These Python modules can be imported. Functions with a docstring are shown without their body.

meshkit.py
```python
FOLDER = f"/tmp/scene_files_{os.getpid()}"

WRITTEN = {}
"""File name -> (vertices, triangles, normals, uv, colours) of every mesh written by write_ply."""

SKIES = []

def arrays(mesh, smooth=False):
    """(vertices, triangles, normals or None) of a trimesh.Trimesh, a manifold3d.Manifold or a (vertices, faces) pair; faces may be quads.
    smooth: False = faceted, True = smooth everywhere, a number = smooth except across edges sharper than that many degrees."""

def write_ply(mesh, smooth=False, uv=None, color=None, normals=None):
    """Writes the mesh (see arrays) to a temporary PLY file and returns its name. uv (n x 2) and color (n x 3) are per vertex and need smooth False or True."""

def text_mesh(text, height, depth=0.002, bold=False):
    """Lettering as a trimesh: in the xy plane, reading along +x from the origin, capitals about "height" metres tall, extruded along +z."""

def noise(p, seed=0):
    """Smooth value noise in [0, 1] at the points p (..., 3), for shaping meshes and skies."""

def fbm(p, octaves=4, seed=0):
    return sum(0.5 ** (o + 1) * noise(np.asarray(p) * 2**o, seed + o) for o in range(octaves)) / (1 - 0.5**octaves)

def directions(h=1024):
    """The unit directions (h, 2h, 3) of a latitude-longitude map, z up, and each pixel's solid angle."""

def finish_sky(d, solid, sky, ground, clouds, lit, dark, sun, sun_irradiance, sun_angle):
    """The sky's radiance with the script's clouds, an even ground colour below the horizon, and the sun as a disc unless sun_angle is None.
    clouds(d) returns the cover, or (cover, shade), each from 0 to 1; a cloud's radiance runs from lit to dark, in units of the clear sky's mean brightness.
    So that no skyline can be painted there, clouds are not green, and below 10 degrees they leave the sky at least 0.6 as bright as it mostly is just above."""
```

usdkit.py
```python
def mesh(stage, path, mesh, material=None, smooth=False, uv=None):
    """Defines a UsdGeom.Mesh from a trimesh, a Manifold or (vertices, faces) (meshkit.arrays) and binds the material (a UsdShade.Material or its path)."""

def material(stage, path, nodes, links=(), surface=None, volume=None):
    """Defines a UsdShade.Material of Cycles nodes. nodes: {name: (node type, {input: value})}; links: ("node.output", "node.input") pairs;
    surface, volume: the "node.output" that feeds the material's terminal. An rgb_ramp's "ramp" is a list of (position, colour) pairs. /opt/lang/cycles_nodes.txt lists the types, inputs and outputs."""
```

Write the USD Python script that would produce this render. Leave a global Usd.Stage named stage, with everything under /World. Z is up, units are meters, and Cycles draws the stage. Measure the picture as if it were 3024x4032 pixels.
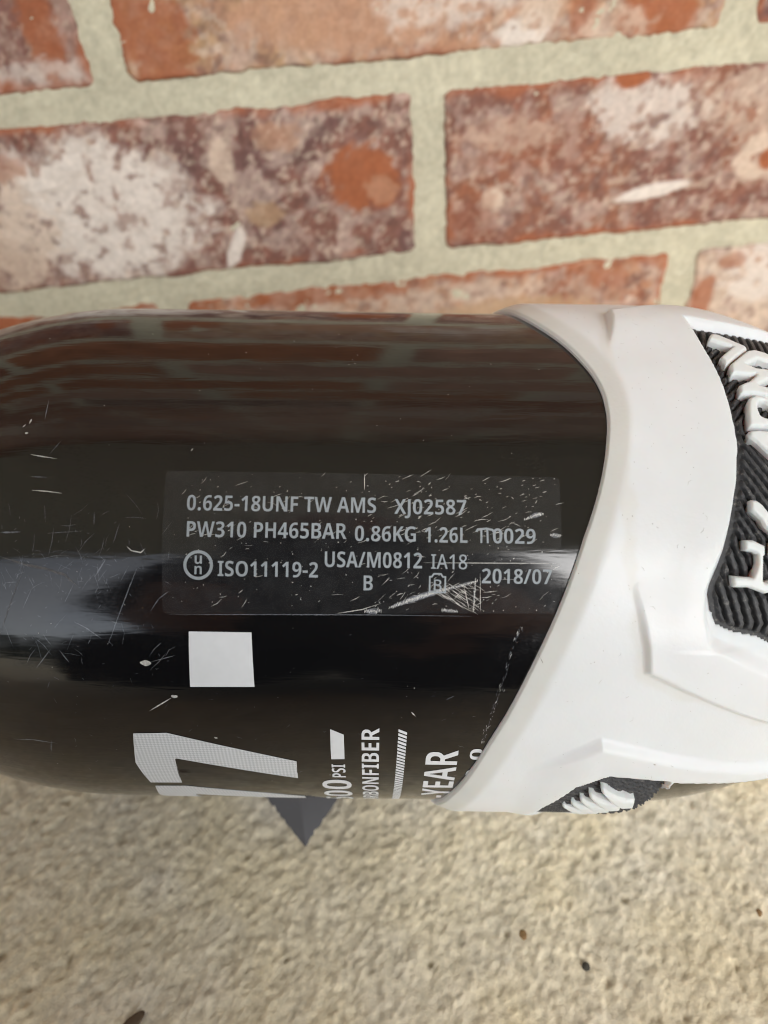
import math, random
import numpy as np
import trimesh, shapely, usdkit, meshkit
from shapely import Polygon, affinity
from shapely.ops import unary_union
from scipy.spatial import Delaunay, cKDTree
import manifold3d
from pxr import Usd, UsdGeom, UsdLux, UsdShade, Sdf, Gf, Vt

stage = Usd.Stage.CreateInMemory()
UsdGeom.SetStageUpAxis(stage, 'Z'); UsdGeom.SetStageMetersPerUnit(stage, 1.0)
world = UsdGeom.Xform.Define(stage, '/World'); stage.SetDefaultPrim(world.GetPrim())
UsdGeom.Scope.Define(stage, '/World/Looks')
MM = 0.001

# ------------------------------------------------------------------ camera, sky, sun, exposure
ZUP = 128.564                                   # ground level below the measured origin, mm
RIGHT = np.array([0.99412, -0.09124, -0.05833]); DOWN = np.array([-0.1053, -0.68862, -0.71744]); FWD = np.array([0.02529, 0.71936, -0.69417])
EYE = np.array([-35.675, -277.33, 71.24 + ZUP])
cam = UsdGeom.Camera.Define(stage, '/World/camera')
m = np.eye(4); m[0, :3] = RIGHT; m[1, :3] = -DOWN; m[2, :3] = -FWD; m[3, :3] = EYE * MM
cam.AddTransformOp().Set(Gf.Matrix4d(*m.ravel().tolist()))
cam.CreateHorizontalApertureAttr(24.0); cam.CreateVerticalApertureAttr(32.0); cam.CreateFocalLengthAttr(24.0 * 2999.1 / 3024)
cam.CreateClippingRangeAttr(Gf.Vec2f(0.005, 2000.0))
cam.CreateFocusDistanceAttr(0.139); cam.CreateFStopAttr(FSTOP := 12.0)
cam.CreateExposureAttr(EXPOSURE := 1.15)
SUN_AZ, SUN_EL = math.radians(160), math.radians(34)      # compass-like: atan2(x, y); the open side of the porch is -y
SUN_DIR = np.array([math.sin(SUN_AZ) * math.cos(SUN_EL), math.cos(SUN_AZ) * math.cos(SUN_EL), math.sin(SUN_EL)])
sun = UsdLux.DistantLight.Define(stage, '/World/sun')
sun.CreateIntensityAttr(0.13); sun.CreateAngleAttr(28.0); sun.CreateNormalizeAttr(True); sun.CreateColorAttr(Gf.Vec3f(1.0, 0.99, 0.97))
zc = SUN_DIR; xc = np.cross([0, 0, 1.0], zc); xc /= np.linalg.norm(xc); yc = np.cross(zc, xc)
m = np.eye(4); m[0, :3] = xc; m[1, :3] = yc; m[2, :3] = zc
sun.AddTransformOp().Set(Gf.Matrix4d(*m.ravel().tolist()))
mat = lambda name, nodes, links=(), surface='p.BSDF', volume=None: usdkit.material(stage, '/World/Looks/' + name, nodes, links, surface, volume)
dome = UsdLux.DomeLight.Define(stage, '/World/sky'); dome.CreateIntensityAttr(1.0)
sky_mat = mat('overcast_sky', {
    'tc': ('texture_coordinate', {}), 'n': ('noise_texture', {'scale': 2.2, 'detail': 5.0, 'roughness': 0.55}),
    'r': ('rgb_ramp', {'ramp': [(0.25, (0.55, 0.55, 0.55)), (0.6, (0.95, 0.95, 0.95))]}),
    's': ('sky_texture', {'sky_type': 'single_scattering', 'sun_disc': False, 'sun_elevation': SUN_EL, 'sun_rotation': SUN_AZ}),
    'g': ('hsv', {'saturation': 0.2, 'value': 1.25}),
    'mx': ('mix_color', {'blend_type': 'mix'}),
    'b': ('background_shader', {'strength': 0.145})},
    [('tc.generated', 'n.vector'), ('n.fac', 'r.fac'), ('s.color', 'g.color'), ('s.color', 'mx.a'), ('g.color', 'mx.b'), ('r.color', 'mx.fac'), ('mx.result', 'b.color')], surface='b.background')
UsdShade.MaterialBindingAPI.Apply(dome.GetPrim()).Bind(sky_mat)
dome.GetPrim().SetCustomDataByKey('kind', 'structure')

# ------------------------------------------------------------------ helpers
taken = {}
def free(parent, name):
    k = parent + '/' + name; n = taken.get(k, 0); taken[k] = n + 1
    return k if n == 0 else f'{k}_{n:03d}'
def tag(p, label=None, cat=None, group=None, kind=None):
    p = p.GetPrim() if hasattr(p, 'GetPrim') else p
    for k, v in (('label', label), ('category', cat), ('group', group), ('kind', kind)):
        if v: p.SetCustomDataByKey(k, v)
    return p
def thing(name, label, cat, group=None):
    x = UsdGeom.Xform.Define(stage, free('/World', name)); tag(x, label, cat, group); return str(x.GetPath())
def obj(name, mesh, material, parent='/World', smooth=False, colors=None, uv=None):
    """mesh in millimetres -> one Mesh prim in metres"""
    path = free(parent, name)
    if hasattr(mesh, 'to_mesh'):
        g = mesh.to_mesh(); mesh = (g.vert_properties[:, :3], g.tri_verts)
    if isinstance(mesh, trimesh.Trimesh): mesh = (np.array(mesh.vertices), np.array(mesh.faces))
    v, f = np.asarray(mesh[0], float) * MM, np.asarray(mesh[1])
    if f.shape[1] == 4: f = np.vstack([f[:, [0, 1, 2]], f[:, [0, 2, 3]]])
    pr = usdkit.mesh(stage, path, trimesh.Trimesh(v, f, process=False), material, smooth=smooth, uv=uv)
    if colors is not None:
        UsdGeom.PrimvarsAPI(pr).CreatePrimvar('tint', Sdf.ValueTypeNames.Color3fArray, 'vertex').Set(Vt.Vec3fArray.FromNumpy(np.asarray(colors, np.float32)))
    return pr.GetPrim()
path_of = lambda p: str(p.GetPath())
def grid_faces(nr, nc, wrap=False):
    i, j = np.meshgrid(np.arange(nr - 1), np.arange(nc if wrap else nc - 1), indexing='ij')
    j2 = (j + 1) % nc
    return np.stack([i * nc + j, i * nc + j2, (i + 1) * nc + j2, (i + 1) * nc + j], -1).reshape(-1, 4)
def smoothstep(a, b, x):
    t = np.clip((np.asarray(x, float) - a) / (b - a), 0, 1); return t * t * (3 - 2 * t)
def noise2(x, y, scale, seed=0, octaves=4):
    """fractal noise 0..1, features about `scale` mm"""
    return meshkit.fbm(np.stack([np.asarray(x) / scale, np.asarray(y) / scale, np.full(np.shape(x), 0.37 + seed * 1.7)], -1), octaves, seed)
def sdist(poly, x, y):
    """distance to the outline, positive inside"""
    pts = shapely.points(np.ravel(x), np.ravel(y)); b = poly.boundary
    shapely.prepare(poly); shapely.prepare(b)
    d = shapely.distance(b, pts); ins = shapely.contains_xy(poly, np.ravel(x), np.ravel(y))
    return np.where(ins, d, -d).reshape(np.shape(x))

# ------------------------------------------------------------------ the tank's own coordinates: s along the axis, q round it (mm at radius 56), h above the surface
R0 = 56.0
TO = np.array([-32.018, -151.293, -63.564 + ZUP]); TA = np.array([0.99245, -0.10142, -0.06894])
TE = np.array([-0.01905, -0.6829, 0.73027]); TU = np.array([0.12114, 0.72344, 0.67968])
def base_radius(s):
    s = np.asarray(s, float)
    l, r = np.clip((-55 - s) / 74, 0, 1), np.clip((s - 50) / 70, 0, 1)
    return R0 * np.sqrt(np.maximum(1 - np.maximum(l, r) ** 2, 0))
def on_tank(s, q, h=0.0):
    s, q = np.asarray(s, float), np.asarray(q, float); f = q / R0; r = base_radius(s) + h
    return TO + s[..., None] * TA + r[..., None] * (np.cos(f)[..., None] * TE + np.sin(f)[..., None] * TU)
def patch(poly, spacing, h, cuts=None):
    """a sheet of the tank's surface inside poly (s, q), raised by h(s, q)"""
    V, F, n = [], [], 0
    for g in (getattr(poly, 'geoms', None) or [poly]):
        if g.is_empty or g.area < 1e-4: continue
        pts = []
        for ring in [g.exterior, *g.interiors]:
            k = max(8, int(ring.length / (spacing * 0.7)))
            pts += [ring.interpolate(t, normalized=True).coords[0] for t in np.linspace(0, 1, k, endpoint=False)]
            pts += list(ring.coords)[:-1]
        x0, y0, x1, y1 = g.bounds
        gx, gy = np.meshgrid(np.arange(x0, x1, spacing), np.arange(y0, y1, spacing)); gx[1::2] += spacing / 2
        gx, gy = gx.ravel(), gy.ravel(); inner = g.buffer(-0.45 * spacing)
        if not inner.is_empty:
            k = shapely.contains_xy(inner, gx, gy); pts += list(zip(gx[k], gy[k]))
        pts = np.unique(np.round(np.array(pts), 4), axis=0)
        t = Delaunay(pts).simplices; c = pts[t].mean(1)
        t = t[shapely.contains_xy(g.buffer(1e-3), c[:, 0], c[:, 1])]
        a, b, cc = pts[t[:, 0]], pts[t[:, 1]], pts[t[:, 2]]
        area = (b[:, 0] - a[:, 0]) * (cc[:, 1] - a[:, 1]) - (b[:, 1] - a[:, 1]) * (cc[:, 0] - a[:, 0])
        t = t[np.abs(area) > 1e-7]; area = area[np.abs(area) > 1e-7]
        t[area < 0] = t[area < 0][:, ::-1]
        hh = h(pts[:, 0], pts[:, 1], g) if callable(h) else np.full(len(pts), float(h))
        V.append(on_tank(pts[:, 0], pts[:, 1], hh)); F.append(t + n); n += len(pts)
    return np.vstack(V), np.vstack(F)
def rings_poly(rings, fx=lambda x, y: (x, y)):
    out = None
    for r in rings:
        p = Polygon([fx(r[i], r[i + 1]) for i in range(0, len(r), 2)]).buffer(0)
        out = p if out is None else out.symmetric_difference(p)
    return out
def text_poly(text, style, cap, x0, y0, x1=None, gap=0):
    """letters with capitals `cap` mm tall on the baseline y0, from x0, stretched to end at x1"""
    x, parts = 0.0, []
    for c in text:
        if c == ' ': x += 75; continue
        adv, rings = GLYPHS[style][c]
        parts.append(affinity.translate(rings_poly([r for g in rings for r in g]), x)); x += adv + gap
    p = unary_union(parts); b = p.bounds
    k = cap / 200; kx = k if x1 is None else (x1 - x0) / (b[2] - b[0])
    return affinity.affine_transform(p, [kx, 0, 0, k, x0 - b[0] * kx, y0])
GLYPHS = {
 'A': {
  '0': (154, [[[11,86,12,124,16,151,26,176,35,188,55,200,84,203,101,199,120,185,131,168,138,146,141,124,142,85,139,59,134,39,126,22,115,9,102,1,84,-3,61,-1,42,7,28,22,20,37,14,60],[49,85,52,55,61,35,74,29,83,29,90,33,98,45,101,58,104,115,99,153,93,163,85,171,68,171,62,166,56,157,50,126]]]),
  '.': (80, [[[17,15,20,33,31,41,50,41,59,35,62,28,63,15,61,7,55,1,48,-3,35,-3,27,-1,19,7]]]),
  '6': (154, [[[13,73,13,108,19,141,29,166,41,180,54,191,79,201,94,203,130,201,130,170,97,173,85,171,71,164,62,156,55,143,48,116,49,107,59,120,71,127,96,129,113,125,129,113,141,89,143,58,138,35,127,15,115,6,93,-2,68,-2,48,5,34,16,25,27,17,48],[50,65,55,47,63,34,73,29,87,29,96,34,103,44,107,59,106,77,101,90,95,96,84,100,73,99,63,95,55,87,51,78]]]),
  '2': (154, [[[11,27,82,107,95,128,98,140,96,155,93,162,84,168,76,171,60,169,44,161,30,151,11,176,37,195,60,202,89,202,113,193,128,178,134,164,136,141,131,121,113,92,58,33,141,32,141,-1,10,-1]]]),
  '5': (154, [[[15,40,51,29,78,29,86,33,95,40,102,58,100,77,97,83,86,92,69,97,32,92,19,101,26,200,127,200,127,168,58,168,54,125,87,127,101,124,119,115,129,103,138,83,140,57,136,39,129,24,116,10,96,1,76,-3,48,-2,27,2,15,8]]]),
  '-': (88, [[[8,91,80,91,80,59,8,59]]]),
  '1': (154, [[[18,150,76,200,109,200,109,0,72,0,72,155,38,127]]]),
  '8': (154, [[[11,45,12,63,18,79,28,91,47,104,29,122,19,141,18,166,27,183,44,197,69,203,97,201,112,197,123,190,131,181,136,171,138,161,137,144,127,124,105,105,128,88,141,70,143,45,140,31,134,20,120,7,101,-1,87,-3,57,-1,35,6,22,17,14,31],[47,49,51,38,58,30,68,27,82,26,96,30,103,36,107,45,108,56,104,66,97,75,75,88,62,80,53,71,48,60],[53,149,60,134,78,122,91,130,98,138,101,145,102,156,100,163,93,170,85,173,74,174,64,171,57,165,53,156]]]),
  'U': (196, [[[22,200,59,200,60,61,65,46,72,37,82,32,93,29,108,30,121,35,129,43,134,55,136,67,136,200,174,200,173,57,171,44,164,28,145,9,118,-1,81,-2,53,7,43,15,33,27,25,43,22,63]]]),
  'N': (210, [[[23,200,71,199,153,52,152,200,187,200,187,0,139,1,56,150,57,0,23,0]]]),
  'F': (140, [[[23,200,131,200,131,169,61,168,61,113,127,113,127,80,61,80,61,0,23,0]]]),
  'T': (150, [[[4,168,4,200,145,200,145,168,94,167,94,0,56,0,56,167]]]),
  'W': (260, [[[3,200,41,199,74,45,112,200,148,199,185,47,219,200,257,200,208,0,165,1,130,145,94,0,52,0]]]),
  'A': (179, [[[0,1,66,201,112,201,178,0,138,0,121,51,57,51,41,0],[66,84,113,84,89,167,87,164]]]),
  'M': (250, [[[23,200,76,200,125,51,174,199,227,200,227,0,191,0,192,153,190,152,141,0,107,0,56,155,57,0,23,0]]]),
  'S': (150, [[[13,43,43,32,74,29,91,35,97,41,101,51,99,62,91,73,40,99,22,117,15,135,15,155,18,169,24,180,34,190,45,197,72,203,103,201,136,191,125,159,96,169,75,171,60,165,52,152,55,138,63,130,109,106,120,99,131,86,138,69,138,50,135,35,127,20,110,6,88,-1,56,-3,34,0,13,8]]]),
  'X': (169, [[[1,1,62,103,5,200,46,200,84,132,122,200,164,200,107,102,168,0,125,0,84,73,43,0]]]),
  'J': (83, [[[-20,-55,-20,-24,-7,-27,8,-26,17,-20,22,-6,23,200,61,200,61,0,57,-21,45,-43,29,-54,10,-58]]]),
  '7': (154, [[[11,168,11,200,143,200,143,174,71,0,32,0,32,2,103,167]]]),
  '3': (154, [[[10,8,10,41,44,29,75,29,92,36,99,46,101,55,98,72,88,82,70,87,39,88,39,118,68,119,88,127,94,134,98,144,98,152,94,162,83,170,64,172,46,168,27,157,11,183,33,196,57,202,90,202,112,195,123,187,131,174,135,161,134,143,125,124,111,112,97,105,113,100,124,94,137,78,141,64,141,50,134,29,129,20,116,9,103,3,87,-1,45,-2,24,2]]]),
  'P': (163, [[[23,200,90,200,118,194,133,186,142,176,151,152,152,131,149,116,143,101,131,88,120,80,106,76,61,72,61,0,23,0],[61,105,90,106,102,111,108,116,113,128,114,142,110,155,104,162,89,168,61,168]]]),
  'H': (198, [[[23,200,61,200,61,120,136,120,137,200,175,200,175,0,137,0,136,88,61,88,61,0,23,0]]]),
  'B': (175, [[[23,200,95,200,113,198,134,192,145,184,150,177,157,157,154,131,143,115,125,106,143,98,154,87,160,73,162,51,154,27,146,17,134,8,119,3,101,0,23,0],[61,32,94,31,113,37,119,46,122,57,121,71,116,80,99,89,61,89],[61,120,91,119,109,125,114,131,117,141,117,153,113,160,108,165,96,169,61,170]]]),
  'R': (171, [[[23,200,103,199,127,191,143,178,150,166,152,155,153,135,151,124,139,103,119,87,171,0,127,0,84,78,61,78,61,0,23,0],[61,109,89,108,102,113,109,119,114,131,115,145,112,153,107,161,90,169,61,169]]]),
  'K': (172, [[[23,200,61,200,62,109,129,200,171,200,106,111,172,0,129,0,78,85,61,72,61,0,23,0]]]),
  'G': (195, [[[15,90,17,124,24,149,38,172,57,189,77,198,104,203,141,201,173,191,161,159,135,169,108,171,88,166,75,157,65,145,59,131,55,108,55,90,62,58,70,46,78,39,99,30,131,31,140,34,140,79,103,80,103,110,176,110,176,8,136,-1,97,-3,76,1,57,9,38,24,29,38,21,57]]]),
  'L': (144, [[[23,200,61,200,61,33,136,32,136,0,23,0]]]),
  'I': (103, [[[10,0,10,22,33,30,33,170,10,178,10,200,94,200,94,178,71,170,71,30,94,22,94,0]]]),
  'O': (207, [[[15,89,17,126,25,157,33,171,45,184,69,198,87,202,113,203,142,197,158,187,169,177,185,150,192,111,192,81,187,59,178,36,169,22,156,11,140,3,120,-2,94,-3,74,1,52,11,35,27,24,45,19,64],[55,90,58,70,63,55,71,43,82,34,94,30,110,29,125,34,135,40,147,61,152,90,150,127,146,142,138,157,124,167,110,171,88,168,75,161,67,153,59,136,56,118]]]),
  '/': (114, [[[2,0,76,200,112,200,38,1]]]),
  'u': (170, [[[20,152,57,152,58,46,67,32,73,29,85,28,95,31,103,37,111,57,113,152,150,152,150,0,121,0,115,20,98,3,76,-3,63,-3,48,1,31,13,23,27,20,44]]]),
  'n': (170, [[[20,0,20,152,49,152,55,132,69,147,89,155,115,154,134,145,143,134,150,115,150,0,113,0,113,103,107,117,93,124,80,124,72,120,64,112,60,101,57,83,57,0]]]),
  '9': (154, [[[11,125,12,149,19,171,34,190,49,199,68,203,91,201,108,194,124,181,134,165,141,143,143,125,142,92,138,69,131,45,123,31,108,15,90,3,72,-1,40,-3,24,-1,24,30,42,27,66,29,81,34,91,43,103,64,107,93,105,93,91,78,80,73,57,71,45,74,33,80,20,94,14,109],[48,129,52,114,61,104,71,101,79,101,93,106,102,118,105,127,103,147,96,161,88,169,79,172,69,171,60,167,53,158,50,150]]]),
  '4': (154, [[[6,72,88,201,125,201,125,73,150,72,150,42,125,41,125,0,88,0,87,42,6,42],[40,73,88,72,89,152,87,151,78,132]]]),
 },
 'B': {
  'C': (150, [[[14,88,15,119,19,141,29,165,45,186,65,198,87,203,117,201,143,192,132,162,101,172,87,171,73,164,59,143,52,109,55,69,65,44,76,34,92,29,112,30,136,38,136,6,113,-1,84,-3,62,2,48,10,34,24,24,42,17,65]]]),
  'A': (161, [[[0,0,57,201,102,201,160,0,122,0,107,51,53,51,39,0],[60,84,101,83,80,165,78,162]]]),
  'R': (156, [[[21,200,81,200,97,198,118,190,131,178,139,156,138,126,129,106,109,88,155,0,114,0,75,79,57,78,57,0,21,0],[57,109,75,108,85,110,98,121,102,131,103,146,99,158,90,166,76,170,57,169]]]),
  'B': (160, [[[21,200,100,199,123,191,137,178,143,157,142,136,132,117,114,105,132,97,141,87,147,71,148,50,141,27,123,9,108,3,93,0,21,0],[57,31,90,31,99,34,105,40,109,51,110,66,107,76,100,84,84,90,58,89],[57,119,87,119,100,125,106,142,106,154,100,163,94,168,82,171,58,170]]]),
  'O': (185, [[[14,89,15,122,22,157,35,179,52,194,78,203,101,203,115,201,138,190,156,171,165,150,170,127,171,88,169,69,162,43,155,29,143,15,131,6,111,-1,85,-3,64,1,48,10,36,21,24,42,17,62],[52,89,58,55,70,37,82,30,97,29,108,32,118,39,126,51,131,67,134,112,127,146,116,164,104,171,89,172,75,168,66,160,55,137,52,112]]]),
  'N': (191, [[[21,200,66,200,137,56,136,200,170,200,170,0,125,0,54,146,55,0,21,0]]]),
  'F': (127, [[[21,200,119,200,119,169,57,168,58,112,115,112,115,81,58,81,57,0,21,0]]]),
  'I': (96, [[[9,20,29,28,29,172,9,180,9,200,87,200,87,180,66,172,66,28,87,20,87,0,9,0]]]),
  'E': (132, [[[21,200,119,200,119,169,57,168,58,120,115,120,115,89,58,88,57,32,119,31,119,0,21,0]]]),
  'Y': (144, [[[0,200,39,200,72,117,105,199,144,200,90,78,90,0,54,0,54,77]]]),
  'P': (149, [[[21,200,83,200,106,195,118,189,127,181,134,169,138,153,139,131,136,115,130,100,118,86,103,78,92,74,57,72,57,0,21,0],[57,105,82,105,91,109,98,117,103,132,102,148,98,158,90,166,77,169,57,169]]]),
  'S': (135, [[[11,43,44,31,66,29,80,35,88,51,87,64,77,75,37,99,20,115,13,134,13,155,15,168,22,181,41,197,66,203,97,201,123,191,113,159,93,168,69,171,56,165,49,152,50,141,56,130,100,105,113,93,120,83,124,69,125,50,121,33,114,20,99,6,79,-1,51,-3,31,0,11,8]]]),
  '0': (141, [[[11,85,11,115,15,147,22,171,31,187,49,199,64,203,85,201,101,194,113,182,122,162,128,137,130,115,130,85,127,53,120,31,111,15,100,5,83,-2,59,-2,41,5,28,18,20,35,15,53],[47,87,50,55,55,38,65,29,78,29,84,35,90,49,94,74,94,112,92,139,87,159,80,169,73,172,61,169,52,154,48,127]]]),
  '5': (141, [[[14,39,46,28,69,29,78,33,85,40,92,59,89,78,84,87,77,93,63,97,29,93,17,101,24,200,117,200,117,169,54,168,51,126,80,127,93,124,107,116,120,101,127,83,128,57,125,41,117,23,104,9,85,0,69,-3,38,-1,14,7]]]),
  '-': (87, [[[8,92,78,92,78,59,8,59]]]),
  '4': (141, [[[5,71,79,200,115,201,115,71,137,71,137,41,115,41,115,0,80,0,79,41,5,41],[37,72,80,71,81,152,78,151]]]),
 },
 'C': {
  'I': (94, [[[10,0,10,17,33,23,33,177,10,183,10,200,84,200,84,183,62,177,62,23,84,17,84,0]]]),
  'A': (170, [[[0,1,69,201,100,201,170,0,140,0,119,59,50,59,30,1],[58,85,112,85,85,170,83,169,77,142]]]),
  '1': (152, [[[22,155,75,200,100,200,100,0,72,0,72,167,37,137]]]),
  '8': (152, [[[13,44,13,62,20,78,29,90,50,104,33,119,21,138,19,162,26,181,43,196,69,203,94,201,117,192,126,183,132,169,132,141,122,124,99,106,122,90,133,78,138,68,140,58,139,41,131,20,119,8,103,1,85,-3,57,-1,36,6,24,16,17,27],[40,47,44,35,53,25,66,20,82,20,94,22,105,30,112,43,113,55,109,66,98,78,73,92,58,84,48,74,41,62],[46,149,54,132,77,118,91,126,101,137,106,149,105,161,100,170,91,178,80,180,67,180,59,177,50,168]]]),
  'B': (172, [[[25,200,93,200,110,198,131,191,146,178,152,157,150,131,138,115,119,105,139,97,150,87,157,73,158,50,150,26,133,9,117,3,101,0,25,0],[54,25,95,24,108,27,116,31,124,41,128,54,127,68,121,80,115,86,99,92,54,92],[54,117,92,116,108,120,114,123,120,132,123,143,122,155,118,165,110,171,96,176,54,176]]]),
 },
}
SCRATCHES = [
 (0.5,'d',[(-65.0,-1.8),(-60.6,-3.1),(-57.2,-3.7),(-53.8,-4.7),(-51.8,-6.5)]),
 (0.15,'d',[(-60.6,-3.3),(-65.5,-15.6)]),
 (0.2,'l',[(-41.7,-3.6),(-43.5,-8.3),(-46.9,-16.8)]),
 (0.2,'l',[(-46.9,-2.0),(-48.7,-5.0)]),
 (0.2,'w',[(-43.4,0.2),(-42.6,-0.5),(-41.0,-0.8),(-40.3,-0.1)]),
 (0.15,'l',[(-39.3,-10.6),(-37.9,-8.5),(-36.3,-7.3)]),
 (0.2,'l',[(-52.4,-12.8),(-50.5,-13.8),(-48.0,-15.7)]),
 (0.15,'l',[(-59.7,-21.5),(-56.8,-17.8)]),
 (1.3,'w',[(-41.7,-20.1),(-40.8,-20.2),(-39.8,-20.2)]),
 (0.15,'l',[(-40.0,-20.0),(-35.4,-18.6)]),
 (0.12,'l',[(-64.1,-6.3),(-62.0,-6.1)]),
 (0.15,'l',[(-55.3,-18.0),(-53.9,-20.3)]),
 (0.12,'l',[(-61.1,-10.7),(-59.3,-7.0)]),
 (0.3,'l',[(-65.1,2.3),(-63.5,2.3),(-61.5,2.4)]),
 (0.12,'l',[(-56.9,2.2),(-51.0,2.7)]),
 (0.12,'l',[(-44.8,4.1),(-45.7,0.7)]),
 (0.12,'l',[(-49.2,5.9),(-49.1,3.8)]),
 (0.8,'w',[(-36.9,-26.7),(-36.4,-27.0),(-35.8,-26.8)]),
 (0.22,'w',[(-36.9,-27.2),(-41.1,-30.2)]),
 (0.6,'w',[(-30.3,-36.6),(-29.8,-37.0)]),
 (0.25,'w',[(5.2,-29.6),(6.0,-30.6)]),
 (0.22,'w',[(-61.4,16.1),(-59.2,15.7),(-56.7,15.3)]),
 (0.2,'w',[(-60.2,9.6),(-57.5,9.4),(-55.0,9.1)]),
 (0.15,'l',[(-58.0,16.2),(-56.5,18.6)]),
 (0.15,'l',[(-60.4,27.2),(-60.2,23.1)]),
 (0.2,'w',[(-33.7,17.1),(-33.4,17.6)]),
 (0.3,'w',[(-62.8,22.2),(-62.6,23.2)]),
 (0.5,'w',[(-63.2,20.3),(-62.6,20.3)]),
 (0.25,'w',[(-63.9,21.5),(-63.4,22.1)]),
 (0.25,'l',[(-67.8,-39.1),(-63.9,-38.6),(-59.4,-39.2)]),
 (0.15,'l',[(-60.4,-38.5),(-61.3,-41.9)]),
 (0.15,'l',[(-60.7,12.0),(-57.9,11.9)]),
 (0.9,'s',[(1.0,-9.5),(4.7,-8.1),(9.3,-6.6)]),
 (0.9,'s',[(4.0,-8.3),(7.5,-7.1),(10.2,-6.3)]),
 (0.6,'s',[(9.3,-6.5),(13.0,-5.6),(15.8,-4.7)]),
 (0.35,'s',[(-8.1,-10.7),(-3.6,-9.9),(-0.4,-8.8)]),
 (0.9,'s',[(-3.2,-10.3),(-0.4,-10.0)]),
 (0.3,'s',[(10.3,-6.7),(12.6,-8.8),(15.0,-10.0)]),
 (0.8,'s',[(9.9,-9.8),(12.4,-10.0)]),
 (0.45,'s',[(15.4,-4.3),(15.2,-10.0)]),
 (0.3,'s',[(13.5,-5.6),(14.5,-9.7)]),
 (0.25,'s',[(11.4,-6.2),(14.0,-8.1)]),
 (0.8,'s',[(23.6,5.7),(25.5,6.5),(26.9,6.8)]),
 (0.8,'s',[(28.0,3.2),(29.7,3.0)]),
 (0.15,'s',[(6.5,-1.8),(29.2,-1.6)]),
 (0.3,'s',[(-3.6,13.4),(-3.5,10.4)]),
 (0.25,'s',[(16.2,-3.4),(16.4,-9.9)]),
 (0.15,'l',[(-36.3,-11.3),(-18.6,-11.0),(-1.8,-10.8),(15.0,-10.8)]),
]

# ------------------------------------------------------------------ materials
def rough_mat(name, base, rough=0.8, vary=0.25, scale=300.0, bump=0.0, bscale=900.0, spec=0.3, attr=False, extra=None):
    """matt procedural surface: tint (a mesh attribute or one colour) varied by noise in world space, with fine relief"""
    nodes = {'geo': ('geometry', {}), 'n': ('noise_texture', {'scale': scale, 'detail': 6.0, 'roughness': 0.65}),
             'mr': ('map_range', {'from_min': 0.25, 'from_max': 0.75, 'to_min': 1 - vary, 'to_max': 1 + vary}),
             'h': ('hsv', {'color': base}), 'n2': ('noise_texture', {'scale': bscale, 'detail': 5.0, 'roughness': 0.7}),
             'b': ('bump', {'strength': bump, 'distance': 0.001}),
             'p': ('principled_bsdf', {'roughness': rough, 'specular_ior_level': spec})}
    links = [('geo.position', 'n.vector'), ('geo.position', 'n2.vector'), ('n.fac', 'mr.value'), ('mr.result', 'h.value'), ('h.color', 'p.base_color')]
    if attr: nodes['at'] = ('attribute', {'attribute': 'tint'}); links.append(('at.color', 'h.color'))
    if bump: links += [('n2.fac', 'b.height'), ('b.normal', 'p.normal')]
    return mat(name, nodes, links)
M_CONCRETE = rough_mat('concrete', (0.5, 0.44, 0.33), 0.9, 0.16, 450, 0.5, 1600, 0.2, attr=True)
M_MORTAR = rough_mat('mortar', (0.5, 0.46, 0.345), 0.92, 0.12, 500, 0.5, 1800, 0.15, attr=True)
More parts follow.
